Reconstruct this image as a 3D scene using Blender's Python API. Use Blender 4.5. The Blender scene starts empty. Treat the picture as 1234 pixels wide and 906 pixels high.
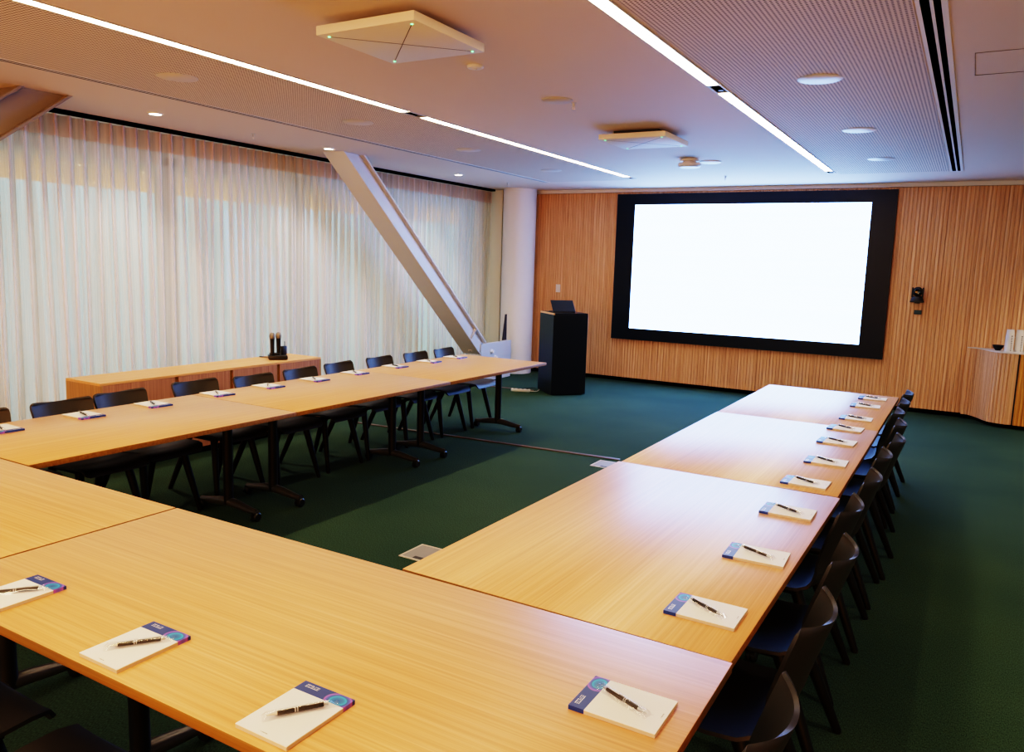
import bpy, bmesh, math, random
from mathutils import Vector, Matrix
random.seed(7)
PI = math.pi
C = bpy.context.scene.collection
H = 2.874            # ceiling height
WY = 9.24            # face of the slatted wall
TOP = 0.74           # table height

# ------------------------------------------------------------------ mesh helpers
def new_bm(): return bmesh.new()

def add_box(bm, x0, x1, y0, y1, z0, z1, bev=0.0, seg=2, M=None):
    vs = [bm.verts.new((x, y, z)) for z in (z0, z1) for y in (y0, y1) for x in (x0, x1)]
    fs = [(0,2,3,1),(4,5,7,6),(0,1,5,4),(2,6,7,3),(0,4,6,2),(1,3,7,5)]
    faces = [bm.faces.new([vs[i] for i in f]) for f in fs]
    out = vs
    if bev > 0:
        es = list({e for f in faces for e in f.edges})
        r = bmesh.ops.bevel(bm, geom=es, offset=bev, segments=seg, profile=0.5, affect='EDGES')
        out = list({v for f in r['faces'] for v in f.verts} | {v for v in vs if v.is_valid})
    if M is not None:
        for v in out: v.co = M @ v.co
    return out

def add_tube(bm, pts, rad, n=12, caps=True):
    pts = [Vector(p) for p in pts]
    if not isinstance(rad, (list, tuple)): rad = [rad]*len(pts)
    rings = []
    prev = None
    for i, p in enumerate(pts):
        a = pts[max(0, i-1)]; b = pts[min(len(pts)-1, i+1)]
        d = (b-a).normalized()
        if prev is None:
            ref = Vector((0,0,1)) if abs(d.z) < 0.9 else Vector((1,0,0))
            u = d.cross(ref).normalized()
        else:
            u = (prev - d*prev.dot(d)).normalized()
        prev = u
        w = d.cross(u)
        rings.append([bm.verts.new(p + (u*math.cos(2*PI*k/n) + w*math.sin(2*PI*k/n))*rad[i]) for k in range(n)])
    for r0, r1 in zip(rings, rings[1:]):
        for k in range(n):
            f = bm.faces.new((r0[k], r0[(k+1)%n], r1[(k+1)%n], r1[k])); f.smooth = True
    if caps:
        bm.faces.new(rings[0][::-1]); bm.faces.new(rings[-1])

def add_lathe(bm, prof, c=(0,0,0), n=32, axis='z'):
    """prof: list of (r, h); closed at ends when r == 0"""
    c = Vector(c)
    def pt(r, h, a):
        x, y = r*math.cos(a), r*math.sin(a)
        if axis == 'z': return c + Vector((x, y, h))
        if axis == 'y': return c + Vector((x, h, y))
        return c + Vector((h, x, y))
    rings = []
    for r, h in prof:
        if r < 1e-6: rings.append([bm.verts.new(pt(0, h, 0))])
        else: rings.append([bm.verts.new(pt(r, h, 2*PI*k/n)) for k in range(n)])
    for r0, r1 in zip(rings, rings[1:]):
        for k in range(n):
            a, b = r0[k % len(r0)], r0[(k+1) % len(r0)]
            d, e = r1[k % len(r1)], r1[(k+1) % len(r1)]
            vs = []
            for v in (a, b, e, d):
                if v not in vs: vs.append(v)
            if len(vs) >= 3:
                f = bm.faces.new(vs); f.smooth = True

def add_prism(bm, poly, z0, z1):
    lo = [bm.verts.new((x, y, z0)) for x, y in poly]
    hi = [bm.verts.new((x, y, z1)) for x, y in poly]
    n = len(poly)
    bm.faces.new(lo[::-1]); bm.faces.new(hi)
    for i in range(n): bm.faces.new((lo[i], lo[(i+1)%n], hi[(i+1)%n], hi[i]))

def shell_from_grid(bm, grid, th):
    """closed solid around a grid of points (rows of equal length)"""
    R, N = len(grid), len(grid[0])
    def nrm(i, j):
        a = grid[min(i+1, R-1)][j] - grid[max(i-1, 0)][j]
        b = grid[i][min(j+1, N-1)] - grid[i][max(j-1, 0)]
        v = a.cross(b)
        return v.normalized() if v.length > 1e-9 else Vector((0,0,1))
    A = [[bm.verts.new(grid[i][j] + nrm(i,j)*th/2) for j in range(N)] for i in range(R)]
    B = [[bm.verts.new(grid[i][j] - nrm(i,j)*th/2) for j in range(N)] for i in range(R)]
    def q(*v):
        f = bm.faces.new(v); f.smooth = True
    for i in range(R-1):
        for j in range(N-1):
            q(A[i][j], A[i+1][j], A[i+1][j+1], A[i][j+1])
            q(B[i][j], B[i][j+1], B[i+1][j+1], B[i+1][j])
    for j in range(N-1):
        q(A[0][j], A[0][j+1], B[0][j+1], B[0][j]); q(A[R-1][j], B[R-1][j], B[R-1][j+1], A[R-1][j+1])
    for i in range(R-1):
        q(A[i][0], B[i][0], B[i+1][0], A[i+1][0]); q(A[i][N-1], A[i+1][N-1], B[i+1][N-1], B[i][N-1])

def obj(name, bm, mat, parent=None, loc=None, rotz=None, sharp=0.6):
    bmesh.ops.recalc_face_normals(bm, faces=bm.faces)
    me = bpy.data.meshes.new(name)
    bm.to_mesh(me); bm.free()
    if mat: me.materials.append(mat)
    try: me.set_sharp_from_angle(angle=sharp)
    except Exception: pass
    o = bpy.data.objects.new(name, me)
    C.objects.link(o)
    if parent: o.parent = parent
    if loc: o.location = loc
    if rotz is not None: o.rotation_euler = (0, 0, rotz)
    return o

def tag(o, label, cat, group=None):
    o['label'] = label; o['category'] = cat
    if group: o['group'] = group
    return o

def thing(name, label, cat, loc=(0,0,0), rotz=0, group=None):
    o = bpy.data.objects.new(name, None); C.objects.link(o)
    o.empty_display_size = 0.1
    o.location = loc; o.rotation_euler = (0, 0, rotz)
    return tag(o, label, cat, group)

def dup(root, loc, rotz, label, group=None):
    r = root.copy(); C.objects.link(r); r.location = loc; r.rotation_euler = (0, 0, rotz); r['label'] = label
    if group: r['group'] = group
    for ch in list(root.children):
        c = ch.copy(); C.objects.link(c); c.parent = r
        for g in list(ch.children):
            d = g.copy(); C.objects.link(d); d.parent = c
    return r

def struct(name, bm, mat, parent=None, **k):
    o = obj(name, bm, mat, parent, **k)
    if parent is None: o['kind'] = 'structure'
    return o

def box_obj(name, x0, x1, y0, y1, z0, z1, mat, parent=None, bev=0.0, **k):
    bm = new_bm(); add_box(bm, x0, x1, y0, y1, z0, z1, bev); return obj(name, bm, mat, parent, **k)

ORD = ['first','second','third','fourth','fifth','sixth','seventh','eighth','ninth','tenth','eleventh','twelfth']

# ------------------------------------------------------------------ materials
def lin(r, g, b):
    f = lambda c: ((c/255+0.055)/1.055)**2.4 if c/255 > 0.04045 else c/255/12.92
    return (f(r), f(g), f(b), 1)

def mat(name, col, rough=0.5, metal=0.0, spec=0.5, emit=None, estr=0.0):
    m = bpy.data.materials.new(name); m.use_nodes = True
    b = m.node_tree.nodes['Principled BSDF']
    b.inputs['Base Color'].default_value = col if len(col) == 4 else (*col, 1)
    b.inputs['Roughness'].default_value = rough
    b.inputs['Metallic'].default_value = metal
    b.inputs['Specular IOR Level'].default_value = spec
    if emit:
        b.inputs['Emission Color'].default_value = emit if len(emit) == 4 else (*emit, 1)
        b.inputs['Emission Strength'].default_value = estr
    return m

class NT:
    def __init__(s, m): s.t = m.node_tree; s.n = s.t.nodes; s.b = s.n.get('Principled BSDF')
    def node(s, typ, **k):
        x = s.n.new(typ)
        for a, v in k.items(): setattr(x, a, v)
        return x
    def link(s, a, b): s.t.links.new(a, b)
    def coord(s, scale=(1,1,1), rot=(0,0,0), loc=(0,0,0), out='Object'):
        c = s.node('ShaderNodeTexCoord'); mp = s.node('ShaderNodeMapping')
        mp.inputs['Scale'].default_value = scale; mp.inputs['Rotation'].default_value = rot; mp.inputs['Location'].default_value = loc
        s.link(c.outputs[out], mp.inputs['Vector']); return mp.outputs['Vector']
    def noise(s, vec, scale=5, detail=4, rough=0.5, dist=0.0):
        n = s.node('ShaderNodeTexNoise'); n.inputs['Scale'].default_value = scale; n.inputs['Detail'].default_value = detail
        n.inputs['Roughness'].default_value = rough; n.inputs['Distortion'].default_value = dist
        if vec is not None: s.link(vec, n.inputs['Vector'])
        return n.outputs['Fac']
    def ramp(s, fac, stops):
        r = s.node('ShaderNodeValToRGB'); e = r.color_ramp.elements
        while len(e) > 2: e.remove(e[-1])
        for i, (p, c) in enumerate(stops):
            x = e[i] if i < 2 else e.new(p)
            x.position = p; x.color = c if len(c) == 4 else (*c, 1)
        s.link(fac, r.inputs['Fac']); return r.outputs['Color']
    def math(s, op, a, b=None, c=None):
        m = s.node('ShaderNodeMath', operation=op)
        for i, v in enumerate((a, b, c)):
            if v is None: continue
            if isinstance(v, (int, float)): m.inputs[i].default_value = v
            else: s.link(v, m.inputs[i])
        return m.outputs[0]
    def mix(s, fac, a, b, blend='MIX'):
        m = s.node('ShaderNodeMix', data_type='RGBA', blend_type=blend)
        for i, v in ((0, fac), (6, a), (7, b)):
            if isinstance(v, (int, float)): m.inputs[i].default_value = v
            elif isinstance(v, tuple): m.inputs[i].default_value = v if len(v) == 4 else (*v, 1)
            else: s.link(v, m.inputs[i])
        return m.outputs[2]
    def bump(s, h, strength=0.3, dist=0.01):
        b = s.node('ShaderNodeBump'); b.inputs['Strength'].default_value = strength; b.inputs['Distance'].default_value = dist
        s.link(h, b.inputs['Height']); s.link(b.outputs['Normal'], s.b.inputs['Normal'])

def wood(name, c_dark, c_mid, c_light, rough=0.42, axis='x', grain=1.0, spec=0.5, coat=0.0):
    m = mat(name, c_mid, rough, spec=spec); t = NT(m)
    k = 48*grain
    sc = {'x': (0.55, k, k), 'y': (k, 0.55, k), 'z': (k, k, 0.55)}[axis]
    v = t.coord(sc)
    n1 = t.noise(v, 1.6, 5, 0.62, 0.15)
    sc2 = {'x': (2.2, 190, 190), 'y': (190, 2.2, 190), 'z': (190, 190, 2.2)}[axis]
    n2 = t.noise(t.coord(sc2), 1.0, 3, 0.6)
    col = t.ramp(n1, [(0.30, c_dark), (0.52, c_mid), (0.72, c_light)])
    fine = t.ramp(n2, [(0.35, (0.80, 0.77, 0.72)), (0.62, (1, 1, 1))])
    col = t.mix(0.55, col, fine, 'MULTIPLY')
    t.link(col, t.b.inputs['Base Color'])
    t.bump(n2, 0.03, 0.001)
    t.b.inputs['Coat Weight'].default_value = coat; t.b.inputs['Coat Roughness'].default_value = 0.33
    return m

M = {}
M['oak_x'] = wood('oak_top_x', lin(212,154,98), lin(226,171,115), lin(237,187,135), 0.45, 'x', coat=0.35)
M['oak_y'] = wood('oak_top_y', lin(212,154,98), lin(226,171,115), lin(237,187,135), 0.42, 'y', coat=0.7)
M['oak_edge_shaded'] = wood('oak_edge_shaded', lin(128,90,34), lin(146,104,44), lin(160,118,56), 0.5, 'x')  # shade on faces turned from the lights is put into the colour
M['oak_cred'] = wood('oak_credenza_top', lin(212,154,98), lin(226,171,115), lin(237,187,135), 0.45, 'y')
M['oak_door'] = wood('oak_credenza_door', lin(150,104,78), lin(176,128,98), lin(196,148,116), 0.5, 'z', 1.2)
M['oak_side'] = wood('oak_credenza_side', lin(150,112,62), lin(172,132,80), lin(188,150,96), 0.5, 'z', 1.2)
M['brass'] = mat('finger_pull', lin(140,100,30), 0.5, 0.2)
M['slat'] = wood('oak_slat', lin(186,138,102), lin(220,174,134), lin(240,206,170), 0.5, 'z', 1.0)
M['slat_gold'] = wood('oak_slat_gold', lin(176,116,50), lin(206,146,72), lin(224,172,100), 0.5, 'z', 1.0)  # warm light on the cupboard doors is painted in as this golden tone
M['black_metal'] = mat('black_powder_coat', (0.008,0.008,0.010), 0.42, spec=0.35)
M['foot_metal'] = mat('dark_foot_metal', (0.10,0.10,0.105), 0.3, 0.6)
M['black_plastic'] = mat('black_plastic', (0.010,0.010,0.011), 0.45)
M['rubber'] = mat('caster_rubber', (0.01,0.01,0.011), 0.35)
M['shell'] = mat('chair_shell', (0.026,0.023,0.022), 0.52, spec=0.5)
M['chair_leg'] = mat('chair_leg', (0.007,0.007,0.008), 0.5, spec=0.25)
M['white_paint'] = mat('white_paint', (0.74,0.73,0.71), 0.6)
M['cream_paint'] = mat('cream_paint', (0.70,0.66,0.58), 0.7)
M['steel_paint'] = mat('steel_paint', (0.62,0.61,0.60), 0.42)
M['shaded_steel_paint'] = mat('shaded_steel_paint', (0.26,0.24,0.23), 0.5)  # same paint as steel_paint, with the beam's shade put into the colour
M['ceil'] = mat('ceiling_paint', (0.70,0.60,0.52), 0.75)
M['dark_gap'] = mat('dark_gap', (0.003,0.003,0.004), 0.9, spec=0.0)
M['charcoal'] = mat('charcoal', (0.03,0.03,0.033), 0.5)
M['grey_plastic'] = mat('grey_plastic', (0.55,0.55,0.55), 0.5)
M['white_plastic'] = mat('white_plastic', (0.78,0.78,0.78), 0.4)
M['speaker_grille'] = mat('speaker_grille', (0.62,0.57,0.52), 0.7)
M['paper'] = mat('paper', (0.80,0.79,0.77), 0.65)
M['steel'] = mat('brushed_steel', (0.62,0.62,0.63), 0.28, 1.0)
M['light'] = mat('strip_diffuser', (0.9,0.9,0.9), 0.5, emit=(1.0,0.77,0.46), estr=29.0)
M['down_lamp'] = mat('downlight_lamp', (0.9,0.9,0.9), 0.5, emit=(1.0,0.88,0.72), estr=18.0)
M['led'] = mat('green_led', (0.1,0.6,0.2), 0.5, emit=(0.15,1.0,0.35), estr=2.5)
M['podium'] = mat('podium_black', (0.006,0.008,0.011), 0.4, spec=0.35)
M['teal'] = mat('teal_plastic', (0.01,0.06,0.08), 0.4)
M['lens'] = mat('camera_lens', (0.004,0.004,0.005), 0.08, spec=0.8)
M['cable_white'] = mat('white_cable', (0.6,0.62,0.62), 0.5)
M['brown_trim'] = mat('brown_trim', lin(92,74,64), 0.45)
M['floor_box'] = mat('floor_box_plate', (0.30,0.29,0.28), 0.5, 0.2)
M['floor_frame'] = mat('floor_box_frame', (0.62,0.58,0.52), 0.4, 0.2)
M['mesh_head'] = mat('mic_mesh', (0.25,0.22,0.19), 0.5, 0.5)
M['counter'] = mat('pale_counter', (0.62,0.58,0.55), 0.35)

def carpet():
    m = mat('green_carpet', (0.02,0.05,0.035), 0.95, spec=0.12); t = NT(m)
    big = t.noise(t.coord((1,1,1)), 0.9, 2, 0.5)
    fine = t.noise(t.coord((260,90,1)), 1.0, 2, 0.6)
    c = t.ramp(big, [(0.3, (0.033,0.066,0.047)), (0.7, (0.050,0.088,0.056))])
    f = t.ramp(fine, [(0.3, (0.40,0.40,0.40)), (0.7, (1.5,1.5,1.5))])
    t.link(t.mix(0.9, c, f, 'MULTIPLY'), t.b.inputs['Base Color'])
    t.bump(fine, 0.5, 0.003)
    return m
M['carpet'] = carpet()

def perforated():
    m = mat('perforated_board', (0.78,0.73,0.67), 0.75); t = NT(m)
    v = t.coord((46,46,46))
    sp = t.node('ShaderNodeSeparateXYZ'); t.link(v, sp.inputs[0])
    fx = t.math('SUBTRACT', t.math('FRACT', sp.outputs[0]), 0.5)
    fy = t.math('SUBTRACT', t.math('FRACT', sp.outputs[1]), 0.5)
    r = t.math('SQRT', t.math('ADD', t.math('MULTIPLY', fx, fx), t.math('MULTIPLY', fy, fy)))
    hole = t.math('LESS_THAN', r, 0.28)
    t.link(t.mix(hole, (0.72,0.62,0.53), (0.06,0.04,0.025)), t.b.inputs['Base Color'])
    return m
M['perf'] = perforated()

def curtain_mat(name, tr, col, tcol):
    m = bpy.data.materials.new(name); m.use_nodes = True; t = NT(m); t.n.clear()
    out = t.node('ShaderNodeOutputMaterial')
    a = t.node('ShaderNodeBsdfTransparent'); a.inputs[0].default_value = (0.96,0.97,0.97,1)
    d = t.node('ShaderNodeBsdfDiffuse'); d.inputs[0].default_value = col
    l = t.node('ShaderNodeBsdfTranslucent'); l.inputs[0].default_value = tcol
    m1 = t.node('ShaderNodeMixShader'); m1.inputs[0].default_value = 0.5
    t.link(d.outputs[0], m1.inputs[1]); t.link(l.outputs[0], m1.inputs[2])
    m2 = t.node('ShaderNodeMixShader')
    wv = t.noise(t.coord((1, 260, 260)), 1.0, 1, 0.5)
    st = t.noise(t.coord((0.6, 26, 0.12)), 1.0, 3, 0.6, 0.3)
    f = t.math('ADD', t.ramp(wv, [(0.3, (1-tr-0.06,)*3), (0.7, (1-tr+0.06,)*3)]), t.math('MULTIPLY_ADD', st, 1.3, -0.65))
    t.link(f, m2.inputs[0]); t.link(a.outputs[0], m2.inputs[1]); t.link(m1.outputs[0], m2.inputs[2])
    t.link(m2.outputs[0], out.inputs[0])
    return m
M['sheer'] = curtain_mat('sheer_voile', 0.38, (0.94,0.91,0.90,1), (0.92,0.90,0.89,1))
M['sheer_dense'] = curtain_mat('lined_voile', 0.25, (0.92,0.87,0.80,1), (0.88,0.84,0.78,1))
M['sheer_light'] = curtain_mat('sheer_voile_light', 0.55, (0.94,0.92,0.91,1), (0.92,0.91,0.90,1))
M['sheer_pink'] = curtain_mat('voile_heading', 0.10, (0.80,0.64,0.57,1), (0.74,0.60,0.53,1))

def glass_mat():
    m = bpy.data.materials.new('window_glass'); m.use_nodes = True; t = NT(m); t.n.clear()
    out = t.node('ShaderNodeOutputMaterial'); a = t.node('ShaderNodeBsdfTransparent'); a.inputs[0].default_value = (0.9,0.95,0.94,1)
    g = t.node('ShaderNodeBsdfGlossy'); g.inputs['Roughness'].default_value = 0.02
    mx = t.node('ShaderNodeMixShader'); mx.inputs[0].default_value = 0.06
    t.link(a.outputs[0], mx.inputs[1]); t.link(g.outputs[0], mx.inputs[2]); t.link(mx.outputs[0], out.inputs[0])
    return m
M['glass'] = glass_mat()
M['soffit'] = mat('soffit', (0.45,0.46,0.42), 0.8)

def sleeve_mat():
    m = bpy.data.materials.new('clear_sleeve'); m.use_nodes = True; t = NT(m); t.n.clear()
    out = t.node('ShaderNodeOutputMaterial'); a = t.node('ShaderNodeBsdfTransparent'); a.inputs[0].default_value = (0.97,0.97,0.98,1)
    g = t.node('ShaderNodeBsdfGlossy'); g.inputs['Roughness'].default_value = 0.12
    mx = t.node('ShaderNodeMixShader'); mx.inputs[0].default_value = 0.14
    t.link(a.outputs[0], mx.inputs[1]); t.link(g.outputs[0], mx.inputs[2]); t.link(mx.outputs[0], out.inputs[0])
    return m
M['sleeve'] = sleeve_mat()

def header_mat():
    m = mat('notepad_header', lin(28,56,140), 0.4); t = NT(m)
    c = t.node('ShaderNodeTexCoord'); sp = t.node('ShaderNodeSeparateXYZ'); t.link(c.outputs['Object'], sp.inputs[0])
    X, Y = sp.outputs[0], sp.outputs[1]
    dx = t.math('SUBTRACT', X, 0.045); dy = t.math('SUBTRACT', Y, 0.078)
    r = t.math('SQRT', t.math('ADD', t.math('MULTIPLY', dx, dx), t.math('MULTIPLY', t.math('MULTIPLY', dy, dy), 1.6)))
    base = (0.014,0.05,0.26)
    col = t.ramp(t.math('MULTIPLY', r, 20), [(0.0, (0.02,0.10,0.40)), (0.30, (0.02,0.22,0.55)), (0.40, (0.02,0.45,0.75)), (0.47, (0.02,0.09,0.40)), (0.58, (0.12,0.12,0.60)), (0.66, (0.42,0.14,0.62)), (0.72, base), (1.0, base)])
    # lines of tiny white print, too small to read
    inx = t.math('LESS_THAN', t.math('ABSOLUTE', t.math('ADD', X, 0.040)), 0.019)
    iny = t.math('LESS_THAN', t.math('ABSOLUTE', t.math('SUBTRACT', Y, 0.088)), 0.0065)
    ln = t.math('LESS_THAN', t.math('FRACT', t.math('MULTIPLY', Y, 230)), 0.55)
    nz = t.math('GREATER_THAN', t.noise(t.coord((400,60,1)), 1.0, 1), 0.45)
    k = t.math('MULTIPLY', t.math('MULTIPLY', inx, iny), t.math('MULTIPLY', ln, nz))
    t.link(t.mix(k, col, (0.7,0.72,0.8)), t.b.inputs['Base Color'])
    return m
M['header'] = header_mat()

def page_mat():
    m = mat('notepad_page', (0.82,0.81,0.79), 0.6); t = NT(m)
    c = t.node('ShaderNodeTexCoord'); sp = t.node('ShaderNodeSeparateXYZ'); t.link(c.outputs['Object'], sp.inputs[0])
    X, Y, Z = sp.outputs[0], sp.outputs[1], sp.outputs[2]
    inx = t.math('LESS_THAN', t.math('ABSOLUTE', t.math('ADD', X, 0.0)), 0.011)
    iny = t.math('LESS_THAN', t.math('ABSOLUTE', t.math('ADD', Y, 0.092)), 0.0012)
    nz = t.math('GREATER_THAN', t.noise(t.coord((700,60,1)), 1.0, 1), 0.45)
    k = t.math('MULTIPLY', t.math('MULTIPLY', inx, iny), nz)
    side = t.math('LESS_THAN', Z, 0.0085)
    base = t.mix(side, (0.90,0.92,0.96), (0.55,0.47,0.42))
    t.link(t.mix(k, base, (0.35,0.35,0.38)), t.b.inputs['Base Color'])
    return m
M['page'] = page_mat()

def screen_mat():
    m = mat('lit_screen', (0.02,0.02,0.02), 0.4); t = NT(m)
    n = t.noise(t.coord((0.3,1,14)), 1.0, 2)
    c = t.ramp(n, [(0.3, (0.21,0.41,1.0)), (0.7, (0.24,0.44,1.0))])
    t.link(c, t.b.inputs['Emission Color']); t.b.inputs['Emission Strength'].default_value = 10.5
    return m
M['screen'] = screen_mat()
M['bezel'] = mat('screen_bezel', (0.004,0.011,0.022), 0.4, spec=0.3)

def cup_mat():
    m = mat('paper_cup', (0.72,0.70,0.68), 0.55); t = NT(m)
    c = t.node('ShaderNodeTexCoord'); sp = t.node('ShaderNodeSeparateXYZ'); t.link(c.outputs['Object'], sp.inputs[0])
    a = t.math('ARCTAN2', sp.outputs[1], sp.outputs[0])
    inx = t.math('LESS_THAN', t.math('ABSOLUTE', t.math('ADD', a, 1.10)), 0.16)
    inz = t.math('LESS_THAN', t.math('ABSOLUTE', t.math('SUBTRACT', sp.outputs[2], 0.017)), 0.006)
    t.link(t.mix(t.math('MULTIPLY', inx, inz), (0.72,0.70,0.68), (0.02,0.02,0.02)), t.b.inputs['Base Color'])
    return m
M['cup'] = cup_mat()

# ------------------------------------------------------------------ setting
bm = new_bm(); add_box(bm, -5.95, 5.0, -4.5, 9.6, -0.1, 0.0); struct('floor', bm, M['carpet'])
bm = new_bm(); add_box(bm, -5.19, 5.0, -4.5, 9.6, H, H+0.12)
ceiling = struct('ceiling', bm, M['ceil'])
bm = new_bm(); add_box(bm, -5.95, -5.36, -4.5, 9.6, H, H+0.12); struct('ceiling', bm, M['ceil'])
bm = new_bm(); add_box(bm, -5.36, -5.19, -4.5, 9.6, H+0.10, H+0.14); struct('ceiling', bm, M['dark_gap'])
# perforated acoustic fields in the ceiling
for (x0, x1) in ((-3.80, -2.56), (0.01, 1.13)):
    bm = new_bm(); add_box(bm, x0, x1, -4.2, 8.08, H-0.003, H+0.01); struct('perforated_field', bm, M['perf'], ceiling)
# access hatch outline
bm = new_bm()
for (x0, x1, y0, y1) in ((1.36,1.362,2.95,3.47),(1.36,1.9,3.468,3.47),(1.898,1.9,2.95,3.47),(1.36,1.9,2.95,2.952)):
    add_box(bm, x0, x1, y0, y1, H-0.002, H+0.01)
struct('access_hatch', bm, M['brown_trim'], ceiling)
# screen wall: solid wall behind, slatted timber in front
bm = new_bm(); add_box(bm, -5.95, 5.0, WY+0.03, WY+0.2, 0, H+0.1); struct('wall_front', bm, M['charcoal'])
def slat_run(bm, path, z0, z1, pitch=0.044, depth=0.013):
    """vertical rounded slats following a plan path (list of (x, y)); normal is to the right of travel"""
    # resample
    P = [Vector((x, y, 0)) for x, y in path]
    L = [0]
    for a, b in zip(P, P[1:]): L.append(L[-1] + (b-a).length)
    def at(s):
        s = max(0, min(L[-1], s))
        for i in range(len(P)-1):
            if s <= L[i+1] or i == len(P)-2:
                d = (P[i+1]-P[i]).normalized()
                return P[i] + d*(s-L[i]), Vector((d.y, -d.x, 0))
    prof = [(0.0, 0.0), (0.10, 0.0), (0.16, 0.75), (0.30, 1.0), (0.80, 1.0), (0.94, 0.75), (0.999, 0.0)]
    n = int(L[-1]/pitch)
    pts = []
    for k in range(n):
        for s, h in prof:
            p, nn = at((k+s)*pitch)
            pts.append(p + nn*(h*depth))
    lo = [bm.verts.new((p.x, p.y, z0)) for p in pts]; hi = [bm.verts.new((p.x, p.y, z1)) for p in pts]
    for i in range(len(pts)-1):
        bm.faces.new((lo[i], lo[i+1], hi[i+1], hi[i]))
    back = []
    return lo, hi
bm = new_bm(); slat_run(bm, [(-4.95, WY+0.013), (4.9, WY+0.013)], 0.055, 2.822)
add_box(bm, -4.95, 4.9, WY+0.014, WY+0.028, 0.055, 2.822)
struct('wall_front_slats', bm, M['slat'])
bm = new_bm(); add_box(bm, -4.95, 4.9, WY-0.03, WY+0.03, 2.826, H+0.02); struct('trim_1', bm, M['white_paint'])
bm = new_bm(); add_box(bm, -4.95, 4.9, WY+0.005, WY+0.03, 0, 0.055); struct('baseboard_front', bm, M['dark_gap'])
# right hand wall, outside the picture
bm = new_bm(); add_box(bm, 4.9, 5.05, -4.5, 9.5, 0, H+0.1); struct('wall_right', bm, M['cream_paint'])
# short cream return between the curtain and the column
bm = new_bm(); add_box(bm, -5.95, -5.12, 9.0, 9.28, 0, H+0.02); struct('wall_left_return', bm, M['cream_paint'])
# window wall
bm = new_bm(); add_box(bm, -5.95, -5.75, -4.5, 9.1, 2.68, H+0.02); struct('wall_left', bm, M['white_paint'])
bm = new_bm(); add_box(bm, -5.95, -5.75, -4.5, 9.1, 0, 0.10); struct('baseboard_left', bm, M['white_paint'])
ys = [-4.5, -2.6, -0.5, 1.62, 3.42, 5.25, 7.05, 9.0]
for i, (a, b) in enumerate(zip(ys, ys[1:])):
    w = bpy.data.objects.new('window_%d' % (i+1), None); C.objects.link(w); w['kind'] = 'structure'
    w.location = (-5.82, (a+b)/2, 0.10); h = (b-a)/2
    bm = new_bm()
    add_box(bm, -0.04, 0.04, -h, -h+0.10, 0, 2.58); add_box(bm, -0.04, 0.04, h-0.10, h, 0, 2.58)
    add_box(bm, -0.04, 0.04, -h, h, 0, 0.07); add_box(bm, -0.04, 0.04, -h, h, 2.5, 2.58)
    obj('window_frame', bm, M['white_paint'], w)
    bm = new_bm(); add_box(bm, -0.006, 0.006, -h+0.05, h-0.05, 0.06, 2.52); obj('pane', bm, M['glass'], w)
bm = new_bm(); add_box(bm, -9.5, -5.96, -6, 14, 2.62, 2.75); struct('ceiling_outside_soffit', bm, M['soffit'])
# round column
bm = new_bm(); add_lathe(bm, [(0.26, 0), (0.26, H+0.01)], (-4.77, 8.95, 0), 64); struct('column', bm, M['white_paint'])

# ------------------------------------------------------------------ steel braces
def h_beam(name, label, p0, p1, paint='steel_paint', width=0.30, depth=0.235, tf=0.022, tw=0.016):
    """H section in a plane x = const from p0=(y,z) (top) to p1 (bottom); p on the lower flange's outer face"""
    x = -4.70
    t = thing(name, label, 'steel beam', (x, p1[0], max(p1[1], 0)))
    dv = Vector((0, p1[0]-p0[0], p1[1]-p0[1])); L = dv.length; d = dv.normalized()
    up = Vector((0, -d.z, d.y)) if d.y > 0 else Vector((0, d.z, -d.y))   # towards the upper flange
    o = Vector((x, p0[0], p0[1])) - Vector(t.location)
    R = Matrix((Vector((1,0,0)), d, up)).transposed().to_4x4(); R.translation = o
    e0 = -0.6
    bm = new_bm(); add_box(bm, -width/2, width/2, e0, L, 0, tf, 0.003, 1, R); obj('lower_flange', bm, M[paint], t)
    bm = new_bm(); add_box(bm, -width/2, width/2, e0, L, depth-tf, depth, 0.003, 1, R); obj('upper_flange', bm, M[paint], t)
    bm = new_bm(); add_box(bm, -tw/2+0.095, tw/2+0.095, e0, L, tf, depth-tf, 0, 1, R); obj('web', bm, M[paint], t)
    return t, R, L
# the far brace leans from the ceiling down to the foot of the round column
br, R, L = h_beam('steel_brace', 'white painted diagonal steel beam reaching from ceiling to column foot', (4.70, 2.87), (7.56, 0.41))
bm = new_bm()
y = L-0.33
add_box(bm, 0.10, 0.145, y, y+0.012, 0.02, 0.215, 0, 1, R); obj('stiffener', bm, M['steel_paint'], br)
for dy in (0.10, 0.18):
    bm = new_bm(); add_lathe(bm, [(0, 0.03), (0.012, 0.028), (0.014, 0.0)], (0,0,0), 8)
    for v in bm.verts:
        v.co = Vector((v.co.x-0.04+dy*0.5, v.co.y, -v.co.z)); v.co = R @ Vector((v.co.x, L-0.10+v.co.y, v.co.z))
    obj('bolt', bm, M['steel_paint'], br)
gx = -4.575 - br.location.x; gy = -br.location.y; gz = -br.location.z
bm = new_bm()
add_box(bm, gx-0.03, gx, 7.62+gy, 8.47+gy, 0.0+gz, 0.56+gz, 0.003, 1)
obj('gusset_plate', bm, M['steel_paint'], br)
for (yy, zz) in ((7.90, 0.43), (8.00, 0.33), (8.02, 0.07)):
    bm = new_bm(); add_lathe(bm, [(0.036, 0), (0.036, 0.012), (0.024, 0.016), (0.024, 0.045), (0.0, 0.05)], (gx, yy+gy, zz+gz), 8, 'x')
    obj('bolt', bm, M['white_plastic'], br)
bm = new_bm()
for xx in (-4.655, -4.635):
    pass
vs = [(-4.70, 8.40, 0.55), (-4.70, 8.52, 0.55), (-4.70, 8.51, 0.95), (-4.70, 8.47, 0.95)]
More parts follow.
